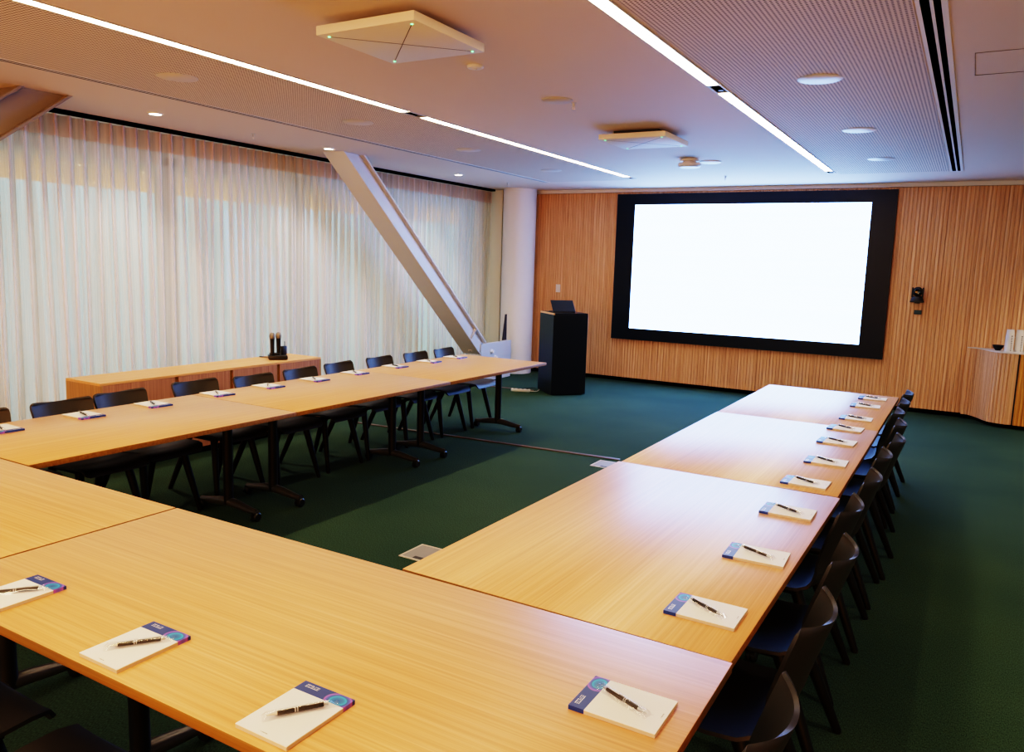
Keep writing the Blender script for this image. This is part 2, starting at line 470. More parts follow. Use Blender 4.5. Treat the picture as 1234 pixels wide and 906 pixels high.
lo = [bm.verts.new((a-br.location.x, b+gy, c+gz)) for a, b, c in vs]; hi = [bm.verts.new((a+0.012-br.location.x, b+gy, c+gz)) for a, b, c in vs]
bm.faces.new(lo[::-1]); bm.faces.new(hi)
for i in range(4): bm.faces.new((lo[i], lo[(i+1)%4], hi[(i+1)%4], hi[i]))
obj('fin_plate', bm, M['charcoal'], br)
h_beam('steel_brace', 'diagonal steel beam cut off by the left picture edge under the ceiling', (1.72, 2.87), (-1.95, 0.10), 'shaded_steel_paint')

# ------------------------------------------------------------------ curtains
def curtain(y0, y1, lam, amp, label, matl, seed, n_per=16, drift=0.012):
    rnd = random.Random(seed)
    ph = [rnd.uniform(-1, 1) for _ in range(60)]
    t = thing('sheer_curtain', label, 'curtain', (-5.27, (y0+y1)/2, 0), 0, 'sheer curtains along the window wall')
    N = int((y1-y0)/lam*n_per)
    zs = [0.02, 0.5, 1.0, 1.5, 2.0, 2.4, 2.66]
    def pt(s, z):
        u = s/lam
        k = (2.8-z)/2.8
        i = int(u) % 58
        f = u-int(u)
        w = ph[i]*(1-f) + ph[i+1]*f
        a = amp*(1+0.35*w*k)
        x = a*math.sin(2*PI*u) + 0.022*k*math.sin(u*1.1+seed) * 2
        y = s + lam*0.24*math.sin(4*PI*u + 0.5) + drift*k*w*3
        return Vector((x, y-(y1-y0)/2, z))
    def sheet(name, zl, m):
        bm = new_bm()
        rows = [[bm.verts.new(pt(i*(y1-y0)/N, z)) for i in range(N+1)] for z in zl]
        for r0, r1 in zip(rows, rows[1:]):
            for i in range(N):
                f = bm.faces.new((r0[i], r0[i+1], r1[i+1], r1[i])); f.smooth = True
        return obj(name, bm, m, t, sharp=3.0)
    sheet('drop', zs, matl); sheet('heading', [2.66, 2.75, 2.835], M['sheer_pink'])
    return t
curtain(-1.6, 3.30, 0.122, 0.060, 'wide sheer pinkish curtain at the left edge of the photo behind the credenza', M['sheer'], 1, drift=0.008)
curtain(3.31, 4.60, 0.105, 0.058, 'narrow sheer curtain behind the charging dock and the top of the brace', M['sheer'], 2)
curtain(4.62, 7.00, 0.115, 0.060, 'sheer curtain hanging behind the long diagonal steel brace', M['sheer'], 3)
curtain(7.00, 8.42, 0.110, 0.058, 'sheer curtain to the right of the brace with green foliage light behind', M['sheer_light'], 4)
curtain(8.42, 8.86, 0.062, 0.050, 'gathered opaque beige curtain end beside the round column', M['sheer_dense'], 5)
bm = new_bm(); add_box(bm, -5.31, -5.23, -4.4, 8.95, H-0.022, H+0.09); struct('trim_2', bm, M['dark_gap'])

# ------------------------------------------------------------------ ceiling fittings
def strip(x, side):
    for (y0, y1, pos) in ((-4.2, 3.12, 'near'), (3.38, 7.72, 'far')):
        t = thing('linear_ceiling_light', 'lit white linear ceiling strip, %s row, %s length' % (side, 'longer nearer' if pos == 'near' else 'shorter far'),
                  'ceiling light', (x, (y0+y1)/2, H), 0, 'linear ceiling strips')
        h = (y1-y0)/2
        box_obj('diffuser', -0.036, 0.036, -h, h, -0.006, 0.01, M['light'], t)
        bm = new_bm(); add_box(bm, -0.046, -0.036, -h, h, -0.008, 0.01); add_box(bm, 0.036, 0.046, -h, h, -0.008, 0.01)
        obj('trim_edge', bm, M['grey_plastic'], t)
    for (y0, y1, w) in ((3.13, 3.37, 'in the gap of the %s light strip' % side), (7.73, 7.93, 'at the screen end of the %s light strip' % side)):
        t = thing('black_downlight_module', 'small black recessed downlight %s' % w, 'downlight', (x, (y0+y1)/2, H), 0, 'black downlight modules')
        h = (y1-y0)/2
        bm = new_bm()
        for (a, b, c, d) in ((-0.046,-0.034,-h,h),(0.034,0.046,-h,h),(-0.034,0.034,-h,-h+0.02),(-0.034,0.034,h-0.02,h)): add_box(bm, a, b, c, d, -0.008, 0.01)
        obj('frame', bm, M['grey_plastic'], t)
        box_obj('baffle', -0.034, 0.034, -h+0.02, h-0.02, -0.003, 0.01, M['dark_gap'], t)
        bm = new_bm(); add_lathe(bm, [(0, -0.004), (0.018, -0.004), (0.02, 0.0)], (0, h-0.06, 0), 16); obj('lens', bm, M['brown_trim'], t)
strip(-2.49, 'left'); strip(-0.06, 'right')

def disc_speaker(x, y, r, m, label):
    bm = new_bm(); add_lathe(bm, [(r, 0.005), (r, -0.006), (r-0.006, -0.009), (0, -0.009)], (0,0,0), 40)
    t = thing('ceiling_speaker', label, 'ceiling speaker', (x, y, H), 0, 'round ceiling speakers')
    obj('grille', bm, m, t)
    bm = new_bm(); add_lathe(bm, [(r+0.005, 0.004), (r+0.005, -0.005), (r, -0.006), (r, 0.004)], (0,0,0), 40); obj('rim', bm, M['grey_plastic'], t)
for i, y in enumerate((1.62, 3.37, 5.04, 6.85)):
    disc_speaker(-3.2 + 0.02*i, y, 0.125, M['speaker_grille'], 'beige round speaker in left perforated ceiling, %s from the camera end' % ORD[i])
for i, y in enumerate((3.22, 5.10, 6.88)):
    disc_speaker(0.56, y, 0.125, M['white_plastic'], 'white round speaker in right perforated ceiling, %s from the camera end' % ORD[i])
disc_speaker(-1.19, 3.2, 0.105, M['speaker_grille'], 'grey round speaker in the plain ceiling between the light strips')
bm = new_bm(); add_lathe(bm, [(0.05, 0.004), (0.05, -0.01), (0.044, -0.016), (0.012, -0.017), (0.011, -0.024), (0, -0.024)], (0,0,0), 28)
tag(obj('ceiling_sensor', bm, M['white_plastic'], None, (-1.2, 2.15, H)), 'small white round sensor beside the nearer square ceiling microphone', 'sensor')

def sprinkler(x, y, label):
    t = thing('fire_sprinkler', label, 'sprinkler', (x, y, H), 0, 'ceiling sprinklers')
    bm = new_bm(); add_lathe(bm, [(0.022, 0.003), (0.022, -0.004), (0.009, -0.006), (0.009, -0.03), (0, -0.03)], (0,0,0), 16); obj('body', bm, M['grey_plastic'], t)
    bm = new_bm(); add_tube(bm, [(-0.008,0,-0.028),(-0.011,0,-0.04),(0,0,-0.052)], 0.0022, 6); add_tube(bm, [(0.008,0,-0.028),(0.011,0,-0.04),(0,0,-0.052)], 0.0022, 6); obj('frame_arms', bm, M['steel'], t)
    bm = new_bm(); add_lathe(bm, [(0, -0.051), (0.016, -0.052), (0.016, -0.054), (0, -0.055)], (0,0,0), 16); obj('deflector', bm, M['grey_plastic'], t)
sprinkler(-1.12, 3.32, 'small sprinkler hanging beside the grey speaker in the plain ceiling')
sprinkler(-4.60, 3.50, 'small sprinkler on the ceiling between the left two downlights')
sprinkler(-4.45, 8.02, 'small sprinkler on the ceiling near the round column')
sprinkler(-1.29, 7.95, 'small sprinkler on the ceiling above the big screen')

for i, y in enumerate((2.44, 4.50, 6.95)):
    t = thing('round_downlight', 'lit round downlight near the curtains, ' + ('above the credenza', 'beside the top of the brace', 'nearest the round column')[i], 'downlight', (-4.58, y, H), 0, 'downlights along the curtains')
    bm = new_bm(); add_lathe(bm, [(0.062, 0.003), (0.062, -0.006), (0.048, -0.009), (0.046, 0.002)], (0,0,0), 28); obj('rim', bm, M['white_plastic'], t)
    bm = new_bm(); add_lathe(bm, [(0, -0.006), (0.046, -0.005)], (0,0,0), 28); obj('lamp', bm, M['down_lamp'], t)

def array_mic(cx, cy, label):
    t = thing('ceiling_array_microphone', label, 'ceiling microphone', (cx, cy, H), 0, 'square ceiling array microphones')
    w = 0.298
    box_obj('panel', -w, w, -w, w, -0.080, -0.036, M['white_paint'], t, 0.003)
    box_obj('mount_plate', -0.20, 0.20, -0.20, 0.20, -0.036, 0.002, M['charcoal'], t)
    bm = new_bm(); d = w-0.045
    for s in (1, -1):
        a = Vector((-d, -d*s, 0)); b = Vector((d, d*s, 0)); n = Vector((-(b-a).y, (b-a).x, 0)).normalized()*0.0016
        for k in (0,):
            q = [a+n, b+n, b-n, a-n]
            lo = [bm.verts.new((p.x, p.y, -0.0812)) for p in q]; hi = [bm.verts.new((p.x, p.y, -0.079)) for p in q]
            bm.faces.new(lo); bm.faces.new(hi[::-1])
            for j in range(4): bm.faces.new((lo[j], hi[j], hi[(j+1)%4], lo[(j+1)%4]))
    obj('cross_groove', bm, M['charcoal'], t)
    for sx in (-1, 1):
        for sy in (-1, 1):
            bm = new_bm(); add_lathe(bm, [(0, -0.084), (0.006, -0.083), (0.007, -0.079)], (sx*d, sy*d, 0), 10); obj('status_light', bm, M['led'], t)
array_mic(-1.12, 1.36, 'nearer square white ceiling microphone panel with green corner lights')
array_mic(-1.12, 4.72, 'farther square white ceiling microphone panel in front of the screen')
t = thing('ceiling_detector', 'round white ceiling detector with side disc near the screen', 'detector', (-1.25, 6.40, H))
bm = new_bm(); add_lathe(bm, [(0.10, 0.003), (0.10, -0.02), (0.07, -0.022), (0.07, -0.035), (0.12, -0.04), (0.12, -0.07), (0.10, -0.085), (0, -0.088)], (0,0,0), 32); obj('housing', bm, M['white_plastic'], t)
bm = new_bm(); add_lathe(bm, [(0.11, 0.002), (0.11, -0.012), (0.09, -0.018), (0, -0.018)], (0.16, 0.22, 0), 32); obj('side_disc', bm, M['white_plastic'], t)

t = thing('slot_diffuser', 'pair of wide black linear air slots in the right ceiling', 'air slot', (1.20, 2.0, H), 0, 'linear air slots')
for k, (a, b) in enumerate(((-0.045, -0.008), (0.006, 0.035))):
    box_obj('slot', a, b, -6.2, 6.08, -0.003, 0.01, M['dark_gap'], t)
bm = new_bm(); add_box(bm, -0.062, -0.045, -6.2, 6.08, -0.006, 0.01); add_box(bm, -0.008, 0.006, -6.2, 6.08, -0.006, 0.01); add_box(bm, 0.035, 0.06, -6.2, 6.08, -0.006, 0.01)
obj('frame', bm, M['white_paint'], t)
t = thing('slot_diffuser', 'thin double black linear air slot in the left ceiling', 'air slot', (-3.855, 2.0, H), 0, 'linear air slots')
for (a, b) in ((-0.032, -0.008), (0.006, 0.028)):
    box_obj('slot', a, b, -6.2, 6.12, -0.003, 0.01, M['dark_gap'], t)
bm = new_bm(); add_box(bm, -0.036, -0.032, -6.2, 6.12, -0.004, 0.01); add_box(bm, -0.008, 0.006, -6.2, 6.12, -0.004, 0.01); add_box(bm, 0.028, 0.034, -6.2, 6.12, -0.004, 0.01)
obj('frame', bm, M['white_paint'], t)

# ------------------------------------------------------------------ screen wall objects
t = thing('wall_screen', 'large lit white video screen with wide black bezel on slatted wall', 'screen', ((-3.22+0.553)/2, WY, 0.648))
w, h = (0.553+3.22)/2, 2.793-0.648
ix0, ix1, iz0, iz1 = -2.935+1.3335, 0.261+1.3335, 0.82-0.648, 2.636-0.648
bm = new_bm()
fy, by = -0.075, -0.004
add_box(bm, -w, ix0, fy, by, 0, h); add_box(bm, ix1, w, fy, by, 0, h); add_box(bm, ix0, ix1, fy, by, 0, iz0); add_box(bm, ix0, ix1, fy, by, iz1, h)
obj('bezel', bm, M['bezel'], t)
box_obj('display', ix0, ix1, fy+0.004, by, iz0, iz1, M['screen'], t)
t = thing('wall_switch', 'small white wall switch plate on slatted wall above the lectern', 'switch', (-4.19, WY, 1.36))
box_obj('plate', -0.038, 0.038, -0.014, 0.0, -0.062, 0.062, M['white_plastic'], t, 0.003)
box_obj('rocker', -0.02, 0.02, -0.018, -0.01, -0.035, 0.035, M['paper'], t, 0.002)

t = thing('conference_camera', 'black pan-tilt camera on wall bracket right of the screen', 'camera', (0.885, WY, 1.42))
bm = new_bm(); add_box(bm, -0.075, 0.075, -0.15, 0.012, -0.02, 0.0, 0.004); add_box(bm, -0.03, 0.03, -0.02, 0.012, -0.035, 0.0, 0.003); obj('bracket', bm, M['charcoal'], t)
bm = new_bm(); add_lathe(bm, [(0, 0.001), (0.072, 0.001), (0.07, 0.02), (0.058, 0.05), (0.05, 0.055), (0, 0.055)], (0, -0.085, 0), 28); obj('base', bm, M['charcoal'], t)
bm = new_bm(); add_box(bm, -0.066, -0.05, -0.12, -0.05, 0.04, 0.165, 0.006); add_box(bm, 0.05, 0.066, -0.12, -0.05, 0.04, 0.165, 0.006); obj('yoke', bm, M['charcoal'], t)
bm = new_bm(); add_lathe(bm, [(0, -0.06)] + [(0.058*math.cos(a), 0.058*math.sin(a)) for a in [PI/2*k/6 for k in range(-5, 7)]], (0, -0.085, 0.115), 28, 'z')
hd = obj('head', bm, M['charcoal'], t)
bm = new_bm(); add_lathe(bm, [(0.038, 0.0), (0.038, -0.03), (0.03, -0.034), (0, -0.028)], (0, -0.13, 0.112), 24, 'y'); obj('lens', bm, M['lens'], hd)
bm = new_bm(); add_box(bm, -0.042, 0.042, -0.035, 0.012, -0.026, 0.026, 0.004)
tag(obj('sensor_box', bm, M['teal'], None, (0.905, WY, 1.275)), 'tiny dark teal box on slatted wall below the camera', 'sensor')

# ------------------------------------------------------------------ curved cupboard at the right
def smooth(path, it=3):
    for _ in range(it):
        q = [path[0]]
        for a, b in zip(path, path[1:]):
            q += [(a[0]*.75+b[0]*.25, a[1]*.75+b[1]*.25), (a[0]*.25+b[0]*.75, a[1]*.25+b[1]*.75)]
        q.append(path[-1]); path = q
    return path
cb = thing('curved_cupboard', 'built-in cupboard with curved slatted oak front at right edge', 'cupboard', (2.0, 9.0, 0))
path = smooth([(1.49, 9.205), (1.58, 9.19), (1.68, 9.02), (1.76, 8.80), (1.92, 8.735), (2.005, 8.73)])
rel = [(x-2.0, y-9.0) for x, y in path]
CT = 0.885
bm = new_bm(); slat_run(bm, rel, 0.05, CT-0.012, 0.040, 0.012)
add_prism(bm, [(x, y+0.004) for x, y in rel] + [(rel[-1][0], 0.215), (rel[0][0], 0.212)], 0.05, CT-0.012)
obj('curved_front', bm, M['slat'], cb)
bm = new_bm(); add_prism(bm, [(x+0.02, y+0.05) for x, y in rel] + [(1.3, -0.22), (1.3, 0.21), (rel[0][0], 0.212)], 0.0, 0.05); obj('plinth', bm, M['dark_gap'], cb)
bm = new_bm(); add_prism(bm, [(x, y-0.012) for x, y in rel] + [(1.3, -0.282), (1.3, 0.212), (rel[0][0], 0.212)], CT-0.012, CT); obj('countertop', bm, M['counter'], cb)
bm = new_bm(); add_box(bm, 0.006, 1.3, -0.255, 0.21, 0.05, CT-0.014); obj('carcass', bm, M['charcoal'], cb)
for k in range(2):
    x0 = 0.022+k*0.64
    bm = new_bm(); slat_run(bm, [(x0, -0.272), (x0+0.62, -0.272)], 0.05, CT-0.012, 0.040, 0.012); add_box(bm, x0, x0+0.62, -0.271, -0.256, 0.05, CT-0.012)
    obj('door', bm, M['slat_gold'], cb)
bm = new_bm(); add_lathe(bm, [(0, 0.0), (0.026, 0.0), (0.03, 0.006), (0.048, 0.03), (0.062, 0.062), (0.0595, 0.063), (0.045, 0.033), (0.02, 0.01), (0, 0.009)], (0,0,0), 36)
tag(obj('bowl', bm, M['black_plastic'], None, (1.80, 8.99, CT)), 'small black bowl on the curved cupboard beside the paper cups', 'bowl')
bm = new_bm()
add_lathe(bm, [(0.046, 0.0), (0.0475, 0.002), (0.046, 0.005), (0.0445, 0.006), (0.037, 0.092), (0.0, 0.092)], (0,0,0), 28)
add_lathe(bm, [(0.0435, 0.004), (0.036, 0.088), (0.0, 0.088)], (0,0,0), 28)
cup0 = obj('paper_cup', bm, M['cup']); tag(cup0, '', 'cup')
first = True
for s, (x, y, n) in enumerate(((1.905, 8.93, 9), (2.004, 8.945, 9), (2.10, 8.95, 9))):
    side = ('left', 'middle', 'right')[s]
    for k in range(n):
        lab = 'upturned white paper cup, %s from the bottom of the %s stack on the cupboard' % (ORD[k], side)
        o = cup0 if first else cup0.copy()
        if not first: C.objects.link(o)
        first = False
        o.location = (x, y, CT+0.0005+k*0.0205); o['label'] = lab; o['group'] = 'upturned paper cups in the %s stack' % side

# ------------------------------------------------------------------ lectern and laptop
PA = Vector((-3.235, 7.262, 0)); ang = math.atan2(0.367, 0.326)
t = thing('lectern', 'tall black box lectern standing beside the round column', 'lectern', PA, ang)
LW, LD, LH = 0.49, 0.52, 1.095
bm = new_bm(); add_box(bm, 0, LW, 0, LD, 0.012, LH-0.022, 0.002, 1); obj('cabinet', bm, M['podium'], t)
bm = new_bm(); add_box(bm, 0.03, LW-0.03, 0.03, LD-0.03, 0, 0.012); obj('plinth', bm, M['dark_gap'], t)
bm = new_bm(); add_box(bm, 0.018, LW-0.002, 0.002, LD-0.002, LH-0.022, LH, 0.001, 1); obj('top', bm, M['podium'], t)
bm = new_bm(); add_box(bm, 0.0, 0.018, 0.0, LD, LH-0.022, LH, 0.001, 1); obj('edge_strip', bm, M['oak_y'], t); 
lp = thing('laptop', 'open black laptop on the lectern with its lid towards the camera', 'laptop', PA + Vector((0, 0, LH)), ang - 0.10)
LM = Matrix.Translation((0.175, 0.12, 0)) 
bm = new_bm(); add_box(bm, -0.155, 0.155, 0.0, 0.22, 0.002, 0.016, 0.003, 1, LM); obj('keyboard_base', bm, M['charcoal'], lp)
bm = new_bm(); add_box(bm, -0.155, 0.155, -0.006, 0.0, 0.0, 0.215, 0.003, 1, LM @ Matrix.Translation((0, 0.0, 0.014)) @ Matrix.Rotation(math.radians(-48), 4, 'X')); obj('lid', bm, M['podium'], lp)
t = thing('power_strip', 'white power strip lying on the carpet left of the lectern', 'power strip', (-3.72, 7.30, 0), 0.35)
box_obj('housing', -0.13, 0.13, -0.03, 0.03, 0, 0.035, M['cable_white'], t, 0.006)
for k in range(4):
    bm = new_bm(); add_lathe(bm, [(0.016, 0.034), (0.016, 0.037), (0, 0.036)], (-0.09+k*0.06, 0, 0), 14); obj('socket', bm, M['charcoal'], t)
def cable(name, pts, r, m, label):
    # Catmull-Rom
    P = [Vector(p) for p in pts]; P = [P[0]] + P + [P[-1]]; out = []
    for i in range(1, len(P)-2):
        for k in range(8):
            u = k/8
            out.append(0.5*((2*P[i]) + (P[i+1]-P[i-1])*u + (2*P[i-1]-5*P[i]+4*P[i+1]-P[i+2])*u*u + (3*P[i]-P[i-1]-3*P[i+1]+P[i+2])*u**3))
    out.append(P[-2])
    bm = new_bm(); add_tube(bm, out, r, 8); o = obj(name, bm, m); tag(o, label, 'cable'); return o
cable('power_cable', [(-3.60, 7.34, 0.012), (-3.54, 7.40, 0.007), (-3.56, 7.52, 0.006), (-3.60, 7.62, 0.05), (-3.62, 7.66, 0.35), (-3.63, 7.66, 0.60)], 0.006, M['cable_white'], 'white cable running from the power strip up behind the lectern')
cable('power_cable', [(-3.62, 7.70, 0.85), (-3.70, 7.78, 0.55), (-3.66, 7.76, 0.25), (-3.62, 7.70, 0.02), (-3.75, 7.62, 0.006), (-3.85, 7.36, 0.006), (-3.83, 7.26, 0.012)], 0.005, M['black_plastic'], 'black cable hanging behind the left side of the lectern')

# ------------------------------------------------------------------ credenza
CZ = 0.72
cx0, cx1, cy0, cy1 = -4.64, -4.19, 1.61, 3.97
t = thing('credenza', 'long low oak credenza with four doors in front of the curtains', 'cabinet', ((cx0+cx1)/2, (cy0+cy1)/2, 0))
hx, hy = (cx1-cx0)/2, (cy1-cy0)/2
bm = new_bm(); add_box(bm, -hx, hx, -hy, hy, CZ-0.02, CZ, 0.001, 1); obj('top_panel', bm, M['oak_cred'], t)
for s in (-1, 1): box_obj('side_panel', -hx, hx, s*hy if s < 0 else hy-0.02, -hy+0.02 if s < 0 else hy, 0.0, CZ-0.02, M['oak_side'], t)
box_obj('carcass', -hx+0.005, hx-0.025, -hy+0.02, hy-0.02, 0.06, CZ-0.02, M['charcoal'], t)
box_obj('plinth', -hx+0.02, hx-0.05, -hy+0.02, hy-0.02, 0.0, 0.06, M['dark_gap'], t)
cuts = [-hy+0.02, 2.285-2.79, 2.845-2.79, 3.40-2.79, hy-0.02]
for k, (a, b) in enumerate(zip(cuts, cuts[1:])):
    a2 = a + (0.018 if k else 0.0); b2 = b - (0.018 if k < 3 else 0)
    box_obj('door', hx-0.022, hx-0.001, a2, b2, 0.062, CZ-0.022, M['oak_door'], t)
    if k: box_obj('finger_pull', hx-0.03, hx-0.012, a-0.018, a+0.018, 0.062, CZ-0.022, M['brass'], t)

# microphones in a charging dock
dk = thing('charging_dock', 'black microphone charging dock standing on the credenza', 'charging dock', (-4.36, 3.55, CZ), 0.9)
bm = new_bm(); add_box(bm, -0.09, 0.09, -0.075, 0.075, 0, 0.045, 0.012, 2); obj('base', bm, M['black_plastic'], dk)
bm = new_bm(); add_box(bm, -0.075, 0.02, -0.02, 0.06, 0.04, 0.062, 0.006, 2); obj('cradle', bm, M['black_plastic'], dk)
bm = new_bm(); add_tube(bm, [(-0.06,0.07,0.02),(-0.08,0.10,0.012),(-0.10,0.15,0.006),(-0.16,0.19,0.006)], 0.005, 8); obj('lead', bm, M['black_plastic'], dk)
def handheld(x, y, label):
    t = thing('handheld_microphone', label, 'microphone', (x, y, CZ+0.05), 0, 'handheld microphones in the dock')
    bm = new_bm(); add_lathe(bm, [(0, 0), (0.018, 0.0), (0.019, 0.06), (0.021, 0.145), (0.024, 0.155), (0, 0.155)], (0,0,0), 20); obj('body', bm, M['black_plastic'], t)
    bm = new_bm(); add_lathe(bm, [(0.023, 0.152), (0.027, 0.165), (0.028, 0.18), (0.024, 0.20), (0.014, 0.212), (0, 0.215)], (0,0,0), 20); obj('mesh_head', bm, M['mesh_head'], t)
handheld(-4.385, 3.505, 'left of two black handheld microphones upright in the charging dock')
handheld(-4.375, 3.575, 'right of two black handheld microphones upright in the charging dock')
t = thing('bodypack_transmitter', 'small black bodypack transmitter standing in the charging dock', 'transmitter', (-4.335, 3.605, CZ+0.045))
bm = new_bm(); add_box(bm, -0.014, 0.014, -0.03, 0.03, 0, 0.085, 0.004); obj('body', bm, M['black_plastic'], t)
bm = new_bm(); add_tube(bm, [(0,0.012,0.08),(0,0.012,0.13)], 0.0035, 8); obj('antenna', bm, M['black_plastic'], t)

# ------------------------------------------------------------------ floor fittings
def floor_box(x, y, label):
    t = thing('floor_box', label, 'floor box', (x, y, 0), 0, 'floor power boxes')
    bm = new_bm()
    w = 0.115
    for (a, b, c, d) in ((-w,-w+0.012,-w,w),(w-0.012,w,-w,w),(-w+0.012,w-0.012,-w,-w+0.012),(-w+0.012,w-0.012,w-0.012,w)): add_box(bm, a, b, c, d, -0.01, 0.005)
    obj('frame', bm, M['floor_frame'], t)
    box_obj('lid', -w+0.013, w-0.013, -w+0.013, w-0.013, -0.01, 0.003, M['floor_box'], t)
    box_obj('cable_flap', -0.03, 0.03, -w+0.02, -w+0.05, 0.0, 0.0045, M['charcoal'], t)
floor_box(-1.175, 1.705, 'square grey floor box on the carpet next to the right table row, nearer one')
floor_box(-1.145, 4.32, 'square pale floor box on the carpet at the end of the floor strip')
bm = new_bm()
L = 3.0
add_box(bm, -L/2, L/2, -0.022, 0.022, 0, 0.009, 0.003, 1)
tag(obj('cable_cover', bm, M['brown_trim'], None, (-2.62, 4.44, 0), math.atan2(0.22, 2.9)), 'long brown cable cover strip across the carpet under the left tables', 'cable cover')
bm = new_bm(); add_box(bm, -0.34, 0.34, -0.022, 0.022, 0, 0.009, 0.003, 1)
tag(obj('cable_cover', bm, M['brown_trim'], None, (-3.95, 7.42, 0), 0.15), 'short brown cable cover strip between column and power strip', 'cable cover')

# ------------------------------------------------------------------ tables
def make_table(label, cx, cy, L, W, axis, legs, rot=0.0, group=None):
    """top is L x W; axis 'x' or 'y' is its long direction; legs: offsets along the long direction from the centre"""
    t = thing('flip_top_table', label, 'table', (cx, cy, 0), rot, group)
    hx, hy = (L/2, W/2) if axis == 'x' else (W/2, L/2)
    bm = new_bm(); add_box(bm, -hx, hx, -hy, hy, TOP-0.028, TOP, 0.0025, 2); o = obj('tabletop', bm, M['oak_'+axis], t); o.data.materials.append(M['oak_edge_shaded'])
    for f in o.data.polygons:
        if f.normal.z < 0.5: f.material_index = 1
    S = (lambda a, b, z: (a, b, z)) if axis == 'x' else (lambda a, b, z: (b, a, z))
    bm = new_bm()
    for s in (-0.12, 0.12):
        p0 = S(legs[0], s, TOP-0.045); p1 = S(legs[1], s, TOP-0.045)
        add_box(bm, min(p0[0], p1[0])-0.015, max(p0[0], p1[0])+0.015, min(p0[1], p1[1])-0.015, max(p0[1], p1[1])+0.015, TOP-0.06, TOP-0.0285)
    obj('under_frame', bm, M['black_metal'], t)
    for l in legs:
        bm = new_bm()
        add_tube(bm, [S(l, 0, 0.075), S(l, 0, TOP-0.06)], 0.032, 20)
        a = S(l-0.05, -0.2, 0); b = S(l+0.05, 0.2, 0)
        add_box(bm, a[0], b[0], a[1], b[1], TOP-0.075, TOP-0.029, 0.004)
        lg = obj('leg', bm, M['black_metal'], t)
        bm = new_bm()
        F = 0.27
        pts = [S(l, F*k/8, 0.062+0.026*math.cos(PI*k/16)**2) for k in range(-8, 9)]
        add_tube(bm, pts, [0.019+0.012*math.cos(PI*k/16) for k in range(-8, 9)], 14)
        obj('foot_bar', bm, M['foot_metal'], lg)
        for s in (-1, 1):
            bm = new_bm(); c = S(l, s*(F-0.012), 0.031)
            add_lathe(bm, [(0, -0.024), (0.024, -0.024), (0.031, -0.018), (0.031, -0.004), (0.022, -0.003), (0.022, 0.003), (0.031, 0.004), (0.031, 0.018), (0.024, 0.024), (0, 0.024)], c, 22, 'x' if axis == 'y' else 'y')
            obj('caster', bm, M['rubber'], lg)
    return t
GL, GR, GN = 'oak tables in the left row', 'oak tables in the right row', 'oak tables across the near end'
# left row
lj = [0.002, 1.665, 3.39, 5.09]; lx = -2.69
make_table('oak flip-top table in left row, nearest the camera', lx, (lj[0]+lj[1])/2, lj[1]-lj[0]-0.004, 1.015, 'y', (-0.60, 1.54-0.8335), 0, GL)
make_table('oak flip-top table in the middle of the left row', lx, (lj[1]+lj[2])/2, lj[2]-lj[1]-0.005, 1.015, 'y', (1.93-2.5275, 3.26-2.5275), 0, GL)
make_table('oak flip-top table in left row, far end beside the lectern', lx, (lj[2]+lj[3])/2, lj[3]-lj[2]-0.005, 1.015, 'y', (3.66-4.24, 5.0-4.24), 0, GL)
# right row
rj = [-0.002, 1.748, 3.50, 5.14]
make_table('oak table in right row, nearest the camera, holding three notepads', 0.513, (rj[0]+rj[1])/2, rj[1]-rj[0]-0.005, 1.06, 'y', (-0.55, 0.62), -0.012, GR)
make_table('oak table in the middle of the right row', 0.524, (rj[1]+rj[2])/2+0.001, rj[2]-rj[1]-0.003, 1.035, 'y', (-0.6, 0.6), 0, GR)
make_table('oak table in right row, far end, whitened by screen glare', 0.524, (rj[2]+rj[3])/2, rj[3]-rj[2]-0.0006, 1.03, 'y', (-0.6, 0.54), 0, GR)
# near row
make_table('oak table at the near right corner with three notepads in front of the camera', -0.043, -0.45, 2.160, 0.888, 'x', (-0.70, 0.70), 0, GN)
make_table('oak table at the near left corner, cut off by the photo edge', -2.215, -0.45, 2.165, 0.888, 'x', (-0.72, 0.675), 0, GN)

# ------------------------------------------------------------------ chairs
def chair_rows():
    prof = [(0.288, 0.418, 0.175), (0.285, 0.432, 0.197), (0.265, 0.446, 0.212), (0.215, 0.453, 0.221), (0.13, 0.449, 0.226), (0.04, 0.441, 0.229),
            (-0.06, 0.436, 0.229), (-0.14, 0.440, 0.224), (-0.195, 0.455, 0.212), (-0.228, 0.480, 0.193), (-0.248, 0.513, 0.172), (-0.262, 0.55, 0.164),
            (-0.275, 0.60, 0.170), (-0.290, 0.65, 0.182), (-0.306, 0.70, 0.192), (-0.321, 0.745, 0.196), (-0.326, 0.762, 0.194), (-0.3285, 0.770, 0.189), (-0.330, 0.775, 0.180), (-0.3305, 0.777, 0.168)]
    NS = 16
    rows = []
    for i, (y, z, hw) in enumerate(prof):
        b = min(1, max(0, (i-7)/4))       # 0 on the seat, 1 on the back
        row = []
        for j in range(NS+1):
            s = -1 + 2*j/NS
            yy = y + 0.060*b*(s*s); zz = z + 0.012*b*s*s + (1-b)*0.016*(s*s)*(0 if i < 2 else 1) - (1-b)*(0 if i >= 4 else 0.0)
            row.append(Vector((hw*s, yy, zz)))
        rows.append(row)
    return rows
SPLIT = 10
